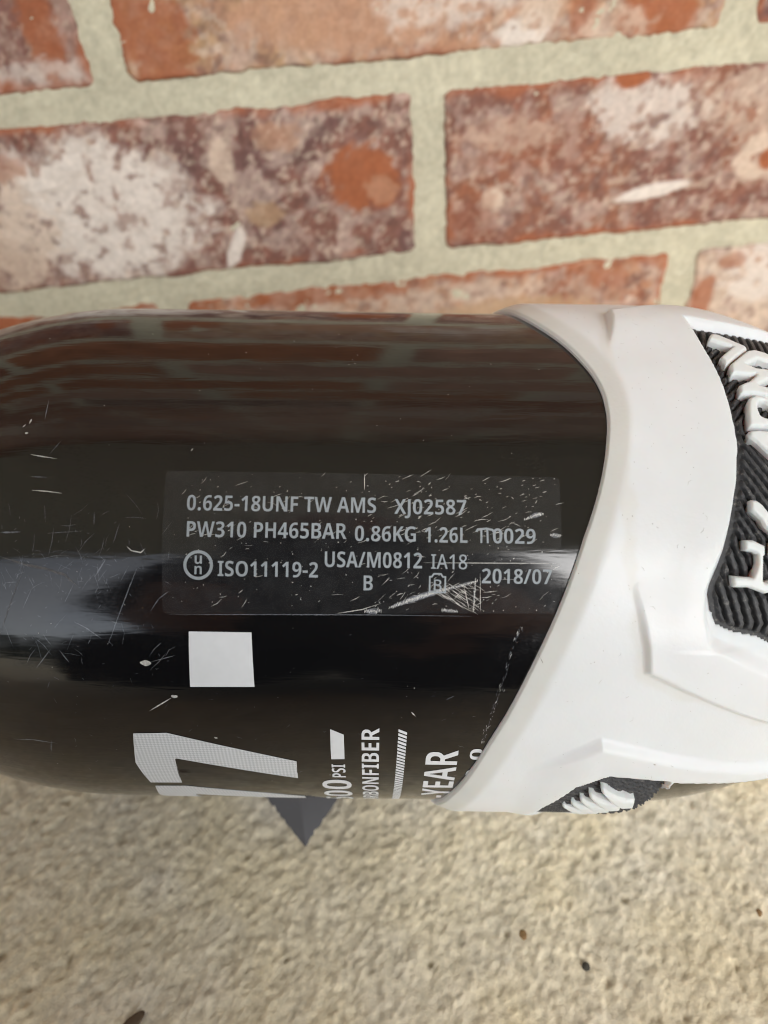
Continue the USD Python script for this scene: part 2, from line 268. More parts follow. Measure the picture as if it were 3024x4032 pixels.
M_BRICK = rough_mat('brick_face', (0.4, 0.2, 0.1), 0.88, 0.16, 700, 0.45, 1500, 0.2, attr=True)
M_BRICKS = [rough_mat('brick_%s' % n, c, 0.88, 0.45, 60, 0.3, 900, 0.2) for n, c in
            (('russet', (0.26, 0.10, 0.055)), ('orange', (0.36, 0.15, 0.075)), ('purple', (0.2, 0.11, 0.085)), ('washed', (0.45, 0.34, 0.27)), ('pink', (0.4, 0.23, 0.16)))]
M_SOFFIT = rough_mat('painted_soffit', (0.72, 0.72, 0.69), 0.7, 0.05, 8)
M_STAND = rough_mat('charcoal_plastic', (0.045, 0.042, 0.045), 0.42, 0.1, 200, 0.1, 2500, 0.5)
def white_rubber(name, attr):
    nodes = {'geo': ('geometry', {}), 'n': ('noise_texture', {'scale': 55.0, 'detail': 4.0}), 'r': ('rgb_ramp', {'ramp': [(0.3, (0.528, 0.542, 0.545)), (0.7, (0.565, 0.58, 0.586))]}),
             'n2': ('noise_texture', {'scale': 1400.0, 'detail': 4.0}), 'b': ('bump', {'strength': 0.06, 'distance': 0.0005}),
             'mx': ('mix_color', {'blend_type': 'multiply', 'fac': 1.0, 'b': (1.0, 0.995, 0.98)}),
             'p': ('principled_bsdf', {'roughness': 0.34, 'specular_ior_level': 0.45, 'subsurface_weight': 0.15, 'subsurface_scale': 0.0015})}
    links = [('geo.position', 'n.vector'), ('geo.position', 'n2.vector'), ('n.fac', 'r.fac'), ('r.color', 'mx.a'), ('mx.result', 'p.base_color'), ('n2.fac', 'b.height'), ('b.normal', 'p.normal')]
    if attr: nodes['at'] = ('attribute', {'attribute': 'tint'}); links.append(('at.color', 'mx.b'))
    return mat(name, nodes, links)
M_RUBBER_W, M_RUBBER_Y = white_rubber('white_rubber', False), white_rubber('white_rubber_yellowed', True)
M_RUBBER_B = mat('black_rubber', {
    'geo': ('geometry', {}), 'n': ('noise_texture', {'scale': 900.0, 'detail': 8.0, 'roughness': 0.75}), 'r': ('rgb_ramp', {'ramp': [(0.38, (0.014, 0.015, 0.017)), (0.56, (0.027, 0.028, 0.03)), (0.68, (0.15, 0.145, 0.13))]}),
    'b': ('bump', {'strength': 0.3, 'distance': 0.0006}), 'p': ('principled_bsdf', {'roughness': 0.5, 'specular_ior_level': 0.45})},
    [('geo.position', 'n.vector'), ('n.fac', 'r.fac'), ('r.color', 'p.base_color'), ('n.fac', 'b.height'), ('b.normal', 'p.normal')])
M_TANK = mat('black_gloss_laminate', {
    'st': ('attribute', {'attribute': 'tint'}),           # (s, q, 0) in decimetres
    'mp': ('mapping', {'scale': (1.2, 9.0, 1.0)}), 'wind': ('noise_texture', {'scale': 9.0, 'detail': 2.0, 'roughness': 0.45, 'distortion': 0.4}),
    'b': ('bump', {'strength': 0.055, 'distance': 0.0004}),
    'm2': ('mapping', {'scale': (8.0, 16.0, 1.0), 'rotation': (0, 0, 0.5)}), 'haze': ('noise_texture', {'scale': 16.0, 'detail': 6.0, 'roughness': 0.7}),
    'patch': ('noise_texture', {'scale': 9.0, 'detail': 3.0}), 'mul': ('math', {'math_type': 'multiply'}),
    'rr': ('map_range', {'from_min': 0.24, 'from_max': 0.44, 'to_min': 0.09, 'to_max': 0.19, 'clamp': True}),
    'p': ('principled_bsdf', {'base_color': (0.0022, 0.0022, 0.0024), 'specular_ior_level': 0.5, 'ior': 1.57})},
    [('st.vector', 'mp.vector'), ('mp.vector', 'wind.vector'), ('wind.fac', 'b.height'), ('b.normal', 'p.normal'),
     ('st.vector', 'm2.vector'), ('m2.vector', 'haze.vector'), ('st.vector', 'patch.vector'), ('haze.fac', 'mul.value1'), ('patch.fac', 'mul.value2'), ('mul.value', 'rr.value'), ('rr.result', 'p.roughness')])
def film(name, color, opacity, rough=0.5, scale=700.0):
    return mat(name, {'geo': ('geometry', {}), 'n': ('noise_texture', {'scale': scale, 'detail': 5.0, 'roughness': 0.7}),
                      'mr': ('map_range', {'from_min': 0.3, 'from_max': 0.7, 'to_min': opacity * 0.45, 'to_max': opacity * 1.5, 'clamp': True}),
                      't': ('transparent_bsdf', {}), 'p': ('principled_bsdf', {'base_color': color, 'roughness': rough}), 'm': ('mix_closure', {})},
               [('geo.position', 'n.vector'), ('n.fac', 'mr.value'), ('mr.result', 'm.fac'), ('t.BSDF', 'm.closure1'), ('p.BSDF', 'm.closure2')], surface='m.closure')
M_FILM = film('clear_label_film', (0.2, 0.2, 0.2), 0.028, 0.3, 260)
M_INK = rough_mat('grey_blue_ink', (0.245, 0.275, 0.295), 0.55, 0.15, 900)
M_WHITE = rough_mat('white_print', (0.6, 0.62, 0.64), 0.4, 0.03, 500)
M_SILVER = mat('silver_carbon_print', {
    'geo': ('attribute', {'attribute': 'tint'}), 'm': ('mapping', {'scale': (1, 1, 1), 'rotation': (0, 0, 0.78)}), 'c': ('checker_texture', {'scale': 210.0, 'color1': (0.42, 0.44, 0.46), 'color2': (0.58, 0.6, 0.62)}),
    'p': ('principled_bsdf', {'roughness': 0.45})}, [('geo.vector', 'm.vector'), ('m.vector', 'c.vector'), ('c.color', 'p.base_color')])
M_SCR_W = film('pale_scratch', (0.55, 0.54, 0.5), 0.55, 0.6, 1500)
M_SCR_L = film('faint_scratch', (0.4, 0.42, 0.46), 0.15, 0.5, 1500)
M_SCR_D = film('dark_gouge', (0.05, 0.045, 0.04), 0.6, 0.7, 1500)
M_SCR_S = film('scraped_film', (0.55, 0.54, 0.5), 0.62, 0.6, 2600)
M_DIRT = film('rubber_dirt', (0.16, 0.14, 0.11), 0.42, 0.8, 1500)
M_GRIT = [rough_mat('grit_%s' % n, c, 0.8, 0.3, 800, 0.3, 2000) for n, c in (('amber', (0.22, 0.13, 0.055)), ('dark', (0.05, 0.045, 0.035)), ('leaf', (0.09, 0.06, 0.035)))]

# ------------------------------------------------------------------ ground: broomed concrete, one sheet from the wall to the horizon
def axis_lines(lo, hi, step, far):
    g, x, k = [], hi, step
    while x < far: k *= 1.35; x += k; g.append(x)
    up = g[:]; g, x, k = [], lo, step
    while x > -far: k *= 1.35; x -= k; g.append(x)
    return np.array(g[::-1] + list(np.arange(lo, hi + step / 2, step)) + up)
gx, gy = axis_lines(-215, 130, 0.55, 3e5), axis_lines(-285, -100, 0.55, 3e5)
X, Y = np.meshgrid(gx, gy)
near = smoothstep(260, 60, np.maximum(np.abs(X + 42) - 150, 0) + np.maximum(np.abs(Y + 192) - 90, 0))
wx, wy = X + 3 * noise2(X, Y, 9, 40, 2), Y + 3 * noise2(X, Y, 9, 41, 2)
lump = noise2(wx, wy, 5.5, 1, 3); grain = noise2(wx, wy, 2.4, 2, 3); fine = noise2(X, Y, 1.1, 3, 2)
streak = noise2(X + 2.0 * noise2(X, Y, 60, 9, 2) - 0.0 * Y, Y / 16.0, 2.6, 4, 2)
pits = smoothstep(0.80, 0.9, noise2(X, Y, 4.2, 5, 2))
ridge = 1 - np.abs(2 * noise2(wx, wy, 3.4, 12, 2) - 1)
coarse = noise2(X, Y, 22, 14, 2)
sand = noise2(X, Y, 1.7, 15, 2)
Z = near * 0.78 * (0.8 * (lump - 0.5) + (0.5 + 1.0 * coarse) * (grain - 0.5) + 1.0 * (sand - .5) + 0.9 * (fine - 0.5) + (0.7 + 0.7 * smoothstep(-90, 0, X)) * (streak - 0.5) - 0.9 * pits) - 0.1
tone = 1 + 0.22 * (noise2(X, Y, 26, 6, 3) - 0.5) + 0.20 * (grain - 0.5) + 0.34 * (sand - .5) + 0.34 * (fine - .5) + 0.10 * (lump - 0.5) - 0.12 * pits
warm = noise2(X, Y, 14, 7, 3) - 0.5
tone = tone * (1 + 0.5 * (noise2(X, Y, 0.9, 17, 2) - .5) * near)
col = np.stack([0.625 * tone * (1 + 0.08 * warm), 0.553 * tone, 0.408 * tone * (1 - 0.26 * warm)], -1)
lawn = smoothstep(-2500, -2540, Y)[..., None]; col = col * (1 - lawn) + np.array((0.035, 0.045, 0.02)) * lawn
tag(obj('ground', (np.stack([X, Y, Z], -1).reshape(-1, 3), grid_faces(len(gy), len(gx))), M_CONCRETE, smooth=True, colors=np.clip(col, 0.02, 0.9).reshape(-1, 3)),
    'rough beige broomed concrete under the tank', None, None, 'structure')
def pebble(name, x, y, r, mtl, label, cat, squash=(1, 1, 0.7), seed=0, turn=0.0):
    s = trimesh.creation.icosphere(3, 1.0); v = np.array(s.vertices)
    v *= (0.75 + 0.5 * meshkit.fbm(v * 1.6 + seed * 3.1, 3, seed))[:, None]; v = v * np.array(squash) * r
    c, n = math.cos(turn), math.sin(turn); v = v @ np.array([[c, n, 0], [-n, c, 0], [0, 0, 1]])
    tag(obj(name, (v + np.array([x, y, 0.1 * r]), np.array(s.faces)), mtl, smooth=True), label, cat)
pebble('pebble', 47.7, -220.7, .85, M_GRIT[0], 'tiny amber pebble on the concrete at its right edge', 'pebble', seed=1)
pebble('pebble', -8.8, -219.3, .85, M_GRIT[0], 'tiny olive brown pebble in a pit of the concrete below the fang emblem', 'pebble', (1, 1.3, 0.5), seed=2)
pebble('pebble', 4.0, -227.4, .9, M_GRIT[1], 'tiny black pebble near the bottom of the concrete', 'pebble', seed=3)
pebble('dry_leaf_bit', -100.2, -227.6, 1.9, M_GRIT[2], 'curled dark dry leaf scrap at the bottom left of the concrete', 'leaf', (1.5, 0.7, 0.35), seed=4, turn=0.6)

# ------------------------------------------------------------------ brick wall
wall = thing('brick_wall', 'tumbled red brick wall with pale lime smears and wide beige mortar, behind the tank', 'wall')
P, Q, JV, JH = 203.0, 66.026, 11.5, 10.7
bz = lambda row: ZUP + (row - 0.5) * Q                   # centre height of a course: row 1 is the topmost in view, 0 below it, -1 the lowest
def lerp(a, b, t): return np.asarray(a) * (1 - t[..., None]) + np.asarray(b) * t[..., None]
RUST, PURPLE, PLUM, CREAM, WHITE, PEACH, TAN = (0.33, 0.115, 0.05), (0.235, 0.118, 0.09), (0.17, 0.095, 0.085), (0.60, 0.50, 0.40), (0.68, 0.645, 0.585), (0.47, 0.285, 0.185), (0.45, 0.31, 0.18)
# per brick in view: base, second tone, how much lime, then smears (x, z, half width, half height, colour, strength, edge noise, turn in degrees)
FACES = {
    (1, -1): (PURPLE, RUST, 0.45, [(-118, 150, 6, 16, RUST, .8, .5, 0), (-124, 137, 22, 5, WHITE, .55, .9, 0)]),
    (1, 0): (PEACH, TAN, 0.75, [(-86, 146, 14, 26, RUST, .8, .85, 0), (-25, 148, 40, 12, PEACH, .8, .5, 0), (10, 152, 26, 10, WHITE, .6, .6, 10), (30, 138, 11, 5, WHITE, .95, .5, 15), (37, 144, 8, 6, CREAM, .8, .5, 0), (50, 144, 5, 14, RUST, .6, .5, 0), (76, 141, 15, 13, RUST, .9, .4, 0), (62, 137, 12, 8, CREAM, .6, .6, 0)]),
    (1, 1): (PLUM, PURPLE, 0.5, []),
    (0, -1): (PURPLE, PLUM, 0.75, [(-118, 94, 40, 26, WHITE, .98, .42, -8), (-160, 92, 26, 25, CREAM, .8, .6, 0), (-128, 108, 13, 3.5, WHITE, 1, .3, 22), (-150, 112, 16, 5, RUST, .5, .7, 0), (-24, 97, 15, 12, RUST, .95, .55, 0), (-18, 93, 6, 5, PEACH, .5, .7, 0), (-73, 76, 2.6, 10, WHITE, .95, .3, -24), (-72, 108, 5, 8, CREAM, .7, .5, 0), (-60, 88, 7, 5, TAN, .6, .6, 0), (-52, 114, 9, 5, PEACH, .6, .6, 0)]),
    (0, 0): (PURPLE, (0.29, 0.135, 0.085), 0.7, [(23, 86, 4.4, 4.6, CREAM, 1, .2, 0), (76, 112, 22, 11, WHITE, .72, .75, -10), (28, 108, 18, 6, CREAM, .6, .8, -5), (83, 83, 15, 2.8, WHITE, 1, .25, 8), (121, 92, 9, 10, CREAM, .95, .45, 0), (125, 91, 4, 4, RUST, 1, .3, 0), (69, 122, 6, 3.5, RUST, 1, .4, 0), (16, 78, 10, 12, RUST, .35, .8, 0), (36, 104, 24, 12, RUST, .25, .9, 0), (112, 110, 22, 12, CREAM, .5, .7, 0)]),
    (-1, 0): (PEACH, RUST, 0.75, [(0, 44, 66, 12, CREAM, .6, .7, 0), (62, 47, 20, 10, PURPLE, .35, .7, 0), (-40, 54, 40, 4, RUST, .6, .8, 0), (30, 38, 40, 7, TAN, .7, .6, 0), (72, 50, 9, 6, RUST, .6, .6, 0)]),
    (-1, 1): (CREAM, PEACH, 0.7, [(135, 46, 20, 14, WHITE, .8, .6, 0), (113, 36, 5, 11, RUST, .8, .4, 0), (122, 52, 6, 4, RUST, .6, .5, 0)]),
    (-1, -1): (RUST, PEACH, 0.4, [(-140, 40, 40, 10, CREAM, .5, .7, 0)]),
}
rnd = random.Random(11)
def brick(row, col, detail):
    off = 0.5 if row % 2 else 0.0
    cx, cz = (col + (0.0 if row % 2 else 0.5)) * P, bz(row)
    w, hgt = P - JV, Q - JH
    key = (row, col); sd = (row * 37 + col * 101) % 997
    step = 0.8 if detail else 9.0
    nx, nz = max(4, int(w / step)), max(4, int(hgt / step))
    U, V = np.meshgrid(np.linspace(-1, 1, nx), np.linspace(-1, 1, nz))
    x, z = U * w / 2, V * hgt / 2
    amp = 1.0
    gxw, gzw = cx + x, cz + z
    # wavy, chipped outline
    ex = amp * (2.2 * (noise2(gzw * 1.0 + 50 * np.sign(U), gxw * 0 + sd, 11, sd, 4) - 0.5) + 1.8 * (noise2(gzw, gxw * 0 + sd + 7 * np.sign(U), 3.0, sd + 1, 4) - .5))
    ez = amp * (2.6 * (noise2(gxw, gzw * 0 + 50 * np.sign(V) + sd, 16, sd + 2, 4) - 0.5) + 2.0 * (noise2(gxw, gzw * 0 + sd + 7 * np.sign(V), 3.0, sd + 3, 4) - .5))
    x = x + np.sign(U) * ex * np.abs(U) ** 6; z = z + np.sign(V) * ez * np.abs(V) ** 6
    dx, dz = (1 - np.abs(U)) * w / 2, (1 - np.abs(V)) * hgt / 2
    cr = 2.2 + 1.2 * rnd.random()
    # rounded corner in plan
    kx, kz = np.maximum(cr - dx, 0), np.maximum(cr - dz, 0); rr = np.hypot(kx, kz)
    pull = np.where(rr > cr, cr / np.maximum(rr, 1e-9), 1.0)
    x = np.where(rr > cr, np.sign(U) * (w / 2 + ex - cr + kx * pull), x); z = np.where(rr > cr, np.sign(V) * (hgt / 2 + ez - cr + kz * pull), z)
    edge = np.maximum(cr - np.minimum(rr, cr), 0)
    e = np.minimum(edge / 2.0, 1); drop = 0.9 * (1 - np.sqrt(np.clip(1 - (1 - e) ** 2, 0, 1)))
    y = drop - 0.6 * rnd.random()
    if detail:
        y = y + 1.3 * (noise2(gxw, gzw, 14, sd + 4, 4) - 0.5) + 0.8 * (noise2(gxw, gzw, 2.6, sd + 5, 3) - 0.5)
        base, second, lime, smears = FACES.get(key, (PURPLE, RUST, 0.5, []))
        n1 = noise2(gxw + 9 * noise2(gxw, gzw, 15, sd + 8, 2), gzw, 18, sd + 6, 5); c = lerp(base, second, smoothstep(.42, .66, n1))
        n4 = noise2(gxw, gzw, 7, sd + 19, 5); c = lerp(c, PLUM, smoothstep(.52, .7, n4) * .45)
        n2 = noise2(gxw + 5 * noise2(gxw, gzw, 6, sd + 11, 2), gzw, 6, sd + 9, 5); c = lerp(c, (0.52, 0.42, 0.36), smoothstep(.46, .62, n2) * lime * .85)
        n3 = noise2(gxw, gzw, 2.2, sd + 10, 4); c = lerp(c, CREAM, smoothstep(.52, .64, n3) * lime * .8); c = lerp(c, PLUM, smoothstep(.55, .72, noise2(gxw, gzw, 3.2, sd + 21, 4)) * .55); c = c * (0.5 + 0.84 * noise2(gxw, gzw, 2.0, sd + 12, 5))[..., None]
        for (sx, sz, rx, rz, sc, st, en, turn) in smears:
            t = math.radians(turn); ax, az = gxw - sx, gzw - sz; px, pz = ax * math.cos(t) + az * math.sin(t), -ax * math.sin(t) + az * math.cos(t)
            d = np.hypot(px / rx, pz / rz) + en * 1.1 * (noise2(gxw, gzw, 2.4, sd + 25, 4) - .5) + en * 1.6 * (noise2(gxw, gzw, max(3.0, min(rx, rz) * .5), sd + 13, 5) - .5)
            k = smoothstep(1.12, 0.72, d) * st
            if sc in (WHITE, CREAM): k = k * (1 - 0.8 * smoothstep(.52, .66, noise2(gxw + 3 * noise2(gxw, gzw, 5, sd + 24, 2), gzw, 3.4, sd + 14, 4)) * (en > .35)); y = y - 0.5 * k * (en < .35)
            c = lerp(c, np.array(sc)[None, None] * (0.86 + 0.28 * noise2(gxw, gzw, 2.5, sd + 15, 3))[..., None], k)
        rim = smoothstep(4.0, 0.3, np.minimum(dx, dz) + 9 * (noise2(gxw, gzw, 7, sd + 16, 4) - .5)); c = lerp(c, (0.35, 0.125, 0.06), rim * .8 * smoothstep(.42, .58, noise2(gxw, gzw, 22, sd + 23, 3)))
    front = np.stack([gxw - (cx + U * w / 2) + cx + U * w / 2 * 0 + (x - U * w / 2) * 0, y, gzw], -1)
    front = np.stack([cx + x, y, cz + z], -1)
    ring = np.concatenate([np.arange(nx), np.arange(1, nz) * nx + nx - 1, (nz - 1) * nx + np.arange(nx - 2, -1, -1), np.arange(nz - 2, 0, -1) * nx])
    back = front.reshape(-1, 3)[ring].copy(); back[:, 1] = 40.0
    v = np.vstack([front.reshape(-1, 3), back]); n0 = nx * nz; k = len(ring); i = np.arange(k); j = (i + 1) % k
    f = np.vstack([grid_faces(nz, nx), np.stack([ring[j], ring[i], n0 + i, n0 + j], -1)])
    if detail:
        cc = np.array((0.93, 0.86, 0.83)) * c.reshape(-1, 3); return (v, f), np.clip(np.vstack([cc, cc[ring]]), 0.01, 0.85)
    return (v, f), None
for row in range(-1, 17):
    for col in range(-4, 4):
        detail = -1 <= row <= 1 and -2 < col < 2 and (row, col) != (0, 1)
        g, c = brick(row, col, detail)
        obj('brick', g, M_BRICK if detail else M_BRICKS[rnd.randrange(5)], wall, smooth=40 if detail else 35, colors=None if not detail else None) if not detail else obj('brick', g, M_BRICK, wall, smooth=True, colors=c)
far = []
for row in range(-1, 38):
    for col in range(-16, 16):
        if row < 17 and -4 <= col < 4: continue
        b = trimesh.creation.box((P - JV, 40, Q - JH)); b.apply_translation(((col + (0.0 if row % 2 else 0.5)) * P, 20.5, bz(row))); far.append(b)
tag(obj('far_bricks', trimesh.util.concatenate(far), M_BRICKS[0], wall), None, None, None, 'stuff')
gx, gz = axis_lines(-185, 160, 0.9, 3300), np.arange(20, 172, 0.9)
gz = np.concatenate([[-8, 0, 8, 14], gz, [176, 190, 230, 400, 1200, 2600]])
X, Z = np.meshgrid(np.clip(gx, -3300, 3300), gz)
Yd = 0.62 + 1.6 * (noise2(X, Z, 12, 31, 3) - .5) + 1.3 * (noise2(X, Z, 2.6, 32, 3) - .5) + 0.9 * (noise2(X, Z, 1.2, 33, 2) - .5)
tn = 0.66 + 0.26 * noise2(X, Z, 14, 34, 3) + 0.2 * noise2(X, Z, 3.5, 36, 3) + 0.34 * noise2(X, Z, 1.3, 35, 2)
obj('mortar', (np.stack([X, Yd, Z], -1).reshape(-1, 3), grid_faces(len(gz), X.shape[1])), M_MORTAR, wall, smooth=True, colors=(tn[..., None] * np.array((0.462, 0.426, 0.315))).reshape(-1, 3))
# the porch roof that shades the place and shows in the tank
roof = trimesh.creation.box((7000, 2700, 60)); roof.apply_translation((0, -1290, 2640))
tag(obj('porch_ceiling', roof, M_SOFFIT), 'plain pale porch ceiling above the wall', None, None, 'structure')

rh = np.random.default_rng(8); hp = rh.random((26000, 3)) * np.array((24000, 1500, 1500)) + np.array((-12000, -9000, 0))
hp = hp[meshkit.fbm(hp / 700.0, 3, 3) + .25 * (1 - hp[:, 2] / 1500) > .5]; k = len(hp)
d1, d2 = rh.normal(size=(k, 3)), rh.normal(size=(k, 3)); d1 *= 90 / np.linalg.norm(d1, axis=1, keepdims=True); d2 *= 55 / np.linalg.norm(d2, axis=1, keepdims=True)
M_LEAF = rough_mat('hedge_leaf', (0.035, 0.05, 0.02), 0.7, 0.4, 3)
tag(obj('hedge', (np.stack([hp - d1, hp + d2, hp + d1, hp - d2], 1).reshape(-1, 3), np.arange(4 * k).reshape(-1, 4)), M_LEAF), 'dark leafy hedge across the lawn, mirrored low in the black tank', 'hedge', None, 'stuff')
# ------------------------------------------------------------------ the tank
tank = thing('air_tank', 'glossy black carbon fibre air tank lying on its side, scratched, with grey specification text', 'air tank')
ss = np.unique(np.concatenate([-55 - 74 * np.sin(np.linspace(0, math.pi / 2, 48)), np.linspace(-55, 50, 90), 50 + 70 * np.sin(np.linspace(0, math.pi / 2, 40))]))
qq = np.linspace(-math.pi, math.pi, 256, endpoint=False) * R0
S, QQ = np.meshgrid(ss, qq, indexing='ij')
tank_uv = lambda v: np.stack([(v - TO) @ TA, np.arctan2((v - TO) @ TU, (v - TO) @ TE) * R0, np.zeros(len(v))], -1) / 100.0
v = on_tank(S, QQ).reshape(-1, 3)
obj('shell', (v, grid_faces(len(ss), len(qq), True)[:, ::-1]), M_TANK, tank, smooth=True, colors=np.stack([S.ravel() / 100, np.abs(QQ.ravel()) / 100, np.zeros(S.size)], -1))
ax = trimesh.geometry.align_vectors([0, 0, 1], TA)
def along_axis(mesh, s):
    mesh.apply_transform(ax); mesh.apply_translation(TO + TA * s); return mesh
obj('neck', along_axis(trimesh.creation.revolve([(0, -16), (11, -16), (13, -14), (13, -3), (15, -1), (15, 3), (0, 3)], sections=48), -129), M_STAND, tank, smooth=30)
lab = Polygon([(-37.6, 13.4), (29.8, 13.3), (29.9, -10.1), (15.6, -10.3), (-37.3, -11.2)]).buffer(-1).buffer(1)
label = obj('specification_label', patch(lab, 2.0, 0.03), M_FILM, tank, smooth=True)
label_path = path_of(label)
def flat(poly, h):
    V, F, n = [], [], 0
    for g in (getattr(poly, 'geoms', None) or [poly]):
        if g.area < 1e-3: continue
        v, f = trimesh.creation.triangulate_polygon(shapely.segmentize(g, 0.8), engine='earcut')
        a = v[f]; area = np.cross(a[:, 1] - a[:, 0], a[:, 2] - a[:, 0]); f = np.where(area[:, None] < 0, f[:, ::-1], f)
        V.append(on_tank(v[:, 0], v[:, 1], np.full(len(v), h))); F.append(f + n); n += len(v)
    return np.vstack(V), np.vstack(F)
def printed(name, poly, material=M_INK, parent=None, h=0.07, sp=1.2):
    g = flat(poly, h) if name not in ('printed_seven', 'white_sticker', 'printed_bar') else patch(poly, sp, h)
    return obj(name, g, material, parent or tank, smooth=True, colors=tank_uv(g[0]) * (1, 1, 1))
for txt, st, cap, x0, y0, x1 in [('0.625-18UNF TW AMS', 'A', 2.62, -33.6, 6.5, -1.5), ('XJ02587', 'A', 2.55, 1.6, 6.4, 13.8), ('PW310 PH465BAR', 'A', 2.62, -33.4, 2.0, -6.4), ('0.86KG', 'A', 2.55, -5.0, 1.7, 5.3), ('1.26L', 'A', 2.55, 6.8, 1.65, 14.0),
                               ('0029', 'A', 2.5, 18.3, 1.65, 25.5), ('ISO11119-2', 'A', 2.55, -28.0, -4.55, -11.1), ('USA/M0812', 'A', 2.6, -10.0, -2.75, 6.4), ('IA18', 'C', 2.45, 7.9, -2.8, 14.0), ('B', 'A', 2.5, -3.4, -6.6, -1.85), ('2018/07', 'A', 2.45, 16.5, -5.1, 28.3)]:
    printed('printed_text', text_poly(txt, st, cap, x0, y0, x1), parent=label_path)
line = lambda pts, w, cap=2: shapely.LineString(pts).buffer(w / 2, cap_style=cap, join_style=2)
pi_mark = unary_union([line([(15.5, 3.55), (15.75, 3.95), (17.2, 4.1), (18.2, 3.9), (18.6, 3.35)], .36), line([(16.35, 4.0), (16.35, 1.65)], .34), line([(17.35, 4.0), (17.45, 1.65)], .34)])
printed('approval_mark', pi_mark, parent=label_path)
un_c = (-31.3, -2.75)
un = unary_union([shapely.Point(un_c).buffer(2.5, 48).difference(shapely.Point(un_c).buffer(1.98, 48)), text_poly('u', 'A', 1.35 * 1.35, un_c[0] - .62, un_c[1] + .22, un_c[0] + .62), text_poly('n', 'A', 1.35 * 1.35, un_c[0] - .62, un_c[1] - 1.55, un_c[0] + .62)])
printed('approval_mark', un, parent=label_path)
tagbox = Polygon([(7.6, -6.9), (7.6, -4.0), (8.0, -4.0), (8.35, -3.5), (9.7, -3.5), (10.0, -4.0), (10.5, -4.0), (10.5, -6.9)])
printed('approval_mark', unary_union([tagbox.difference(tagbox.buffer(-.28, join_style=2)), text_poly('B', 'C', 1.9, 8.45, -6.5, 9.75)]), parent=label_path)
# white sticker, the big sevens and the printing that runs round the tank
printed('white_sticker', Polygon([(-33.0, -14.2), (-22.35, -14.2), (-22.2, -24.6), (-33.4, -24.8)]), M_WHITE, h=0.09)
sev = Polygon([(-44.9, -35.9), (-38.8, -35.6), (-15.8, -43.7), (-16.0, -50.6), (-38.5, -43.2), (-39.1, -53.9), (-45.3, -54.1), (-46.2, -45)]).buffer(.35, join_style=1).buffer(-.35)
for k in range(2):
    sh = affinity.translate(sev, 0, -20.3 * k)
    printed('printed_seven', sh.buffer(-.18), M_SILVER, h=0.08); printed('seven_outline', sh.difference(sh.buffer(-.18)), M_WHITE, h=0.085)
def round_text(text, s_left, s_right, q_top, q_len, style='B'):
    """reads from below upwards: capitals lie between s_left and s_right, the line ends at q_top"""
    p = text_poly(text, style, 1.0, 0, 0, 1.0)
    return affinity.affine_transform(p, [0, -(s_right - s_left), q_len, 0, s_right, q_top - q_len])
printed('printed_bar', Polygon([(-9.25, -34.0), (-6.8, -35.4), (-6.8, -42.7), (-9.3, -42.8)]), M_WHITE)
printed('printed_text', round_text('PSI', -9.3, -6.75, -44.6, 5.3), M_WHITE)
printed('printed_text', round_text('4500', -11.4, -5.8, -51.2, 25.5), M_WHITE)
printed('printed_text', round_text('CARBONFIBER', -3.6, -0.4, -33.6, 38.5), M_WHITE)
printed('printed_text', round_text('-YEAR', 8.3, 14.2, -39.4, 24.0), M_WHITE)
printed('printed_text', round_text('0', 16.4, 18.8, -38.9, 3.4), M_WHITE); printed('printed_text', round_text('0', 16.2, 18.6, -45.9, 3.4), M_WHITE)
hatch = [Polygon([(3.05 - .02 * k, -33.75 - 1.02 * k), (4.6 - .02 * k, -34.55 - 1.02 * k), (4.6 - .02 * k, -35.25 - 1.02 * k), (3.05 - .02 * k, -34.45 - 1.02 * k)]) for k in range(34)]
printed('printed_hatching', unary_union(hatch), M_WHITE)
# scratches: thin slivers that lie on the lacquer
rs = np.random.default_rng(5)
def sliver(pts, w, hf=None):
    pts = np.array(pts, float); n = 3 * (len(pts) - 1) + 1; t = np.linspace(0, len(pts) - 1, n)
    p = np.stack([np.interp(t, np.arange(len(pts)), pts[:, k]) for k in (0, 1)], -1)
    d = np.gradient(p, axis=0); d /= np.linalg.norm(d, axis=1, keepdims=True) + 1e-9; nn = np.stack([-d[:, 1], d[:, 0]], -1)
    ww = w / 2 * np.sin(np.linspace(0.15, math.pi - 0.15, n)) * (0.7 + 0.6 * rs.random(n))
    q = np.vstack([p + nn * ww[:, None], p - nn * ww[:, None]])
    v = on_tank(q[:, 0], q[:, 1], np.full(len(q), 0.05 if w < .5 else 0.045) if hf is None else hf(q[:, 0], q[:, 1])); i = np.arange(n - 1)
    return v, np.stack([i, n + i, n + i + 1, i + 1], -1)
def sliver_mesh(items, hf=None):
    V, F, n = [], [], 0
    for pts, w in items:
        v, f = sliver(pts, w, hf); V.append(v); F.append(f + n); n += len(v)
    return np.vstack(V), np.vstack(F)
by = {'w': [], 'l': [], 'd': [], 's': []}
for w, t, pts in SCRATCHES:
    if t != 's' or w < .45: by[t].append((pts, min(w, .12) if t == 's' else w)); continue
    by['l'].append((pts, w)); p = np.array(pts); k = int(np.linalg.norm(np.diff(p, axis=0), axis=1).sum() / .11)
    for u in np.linspace(0, len(p) - 1, k):                 # a scrape is a row of short ticks
        x, y = np.interp(u, range(len(p)), p[:, 0]), np.interp(u, range(len(p)), p[:, 1]); l = w * rs.uniform(.15, .75)
        x, y = x + rs.normal(0, .05), y + rs.normal(0, .12 * w); by['s'].append(([(x - .05 * l, y - l / 2), (x + .06, y), (x + .1 * l, y + l / 2)], rs.uniform(.05, .13)))
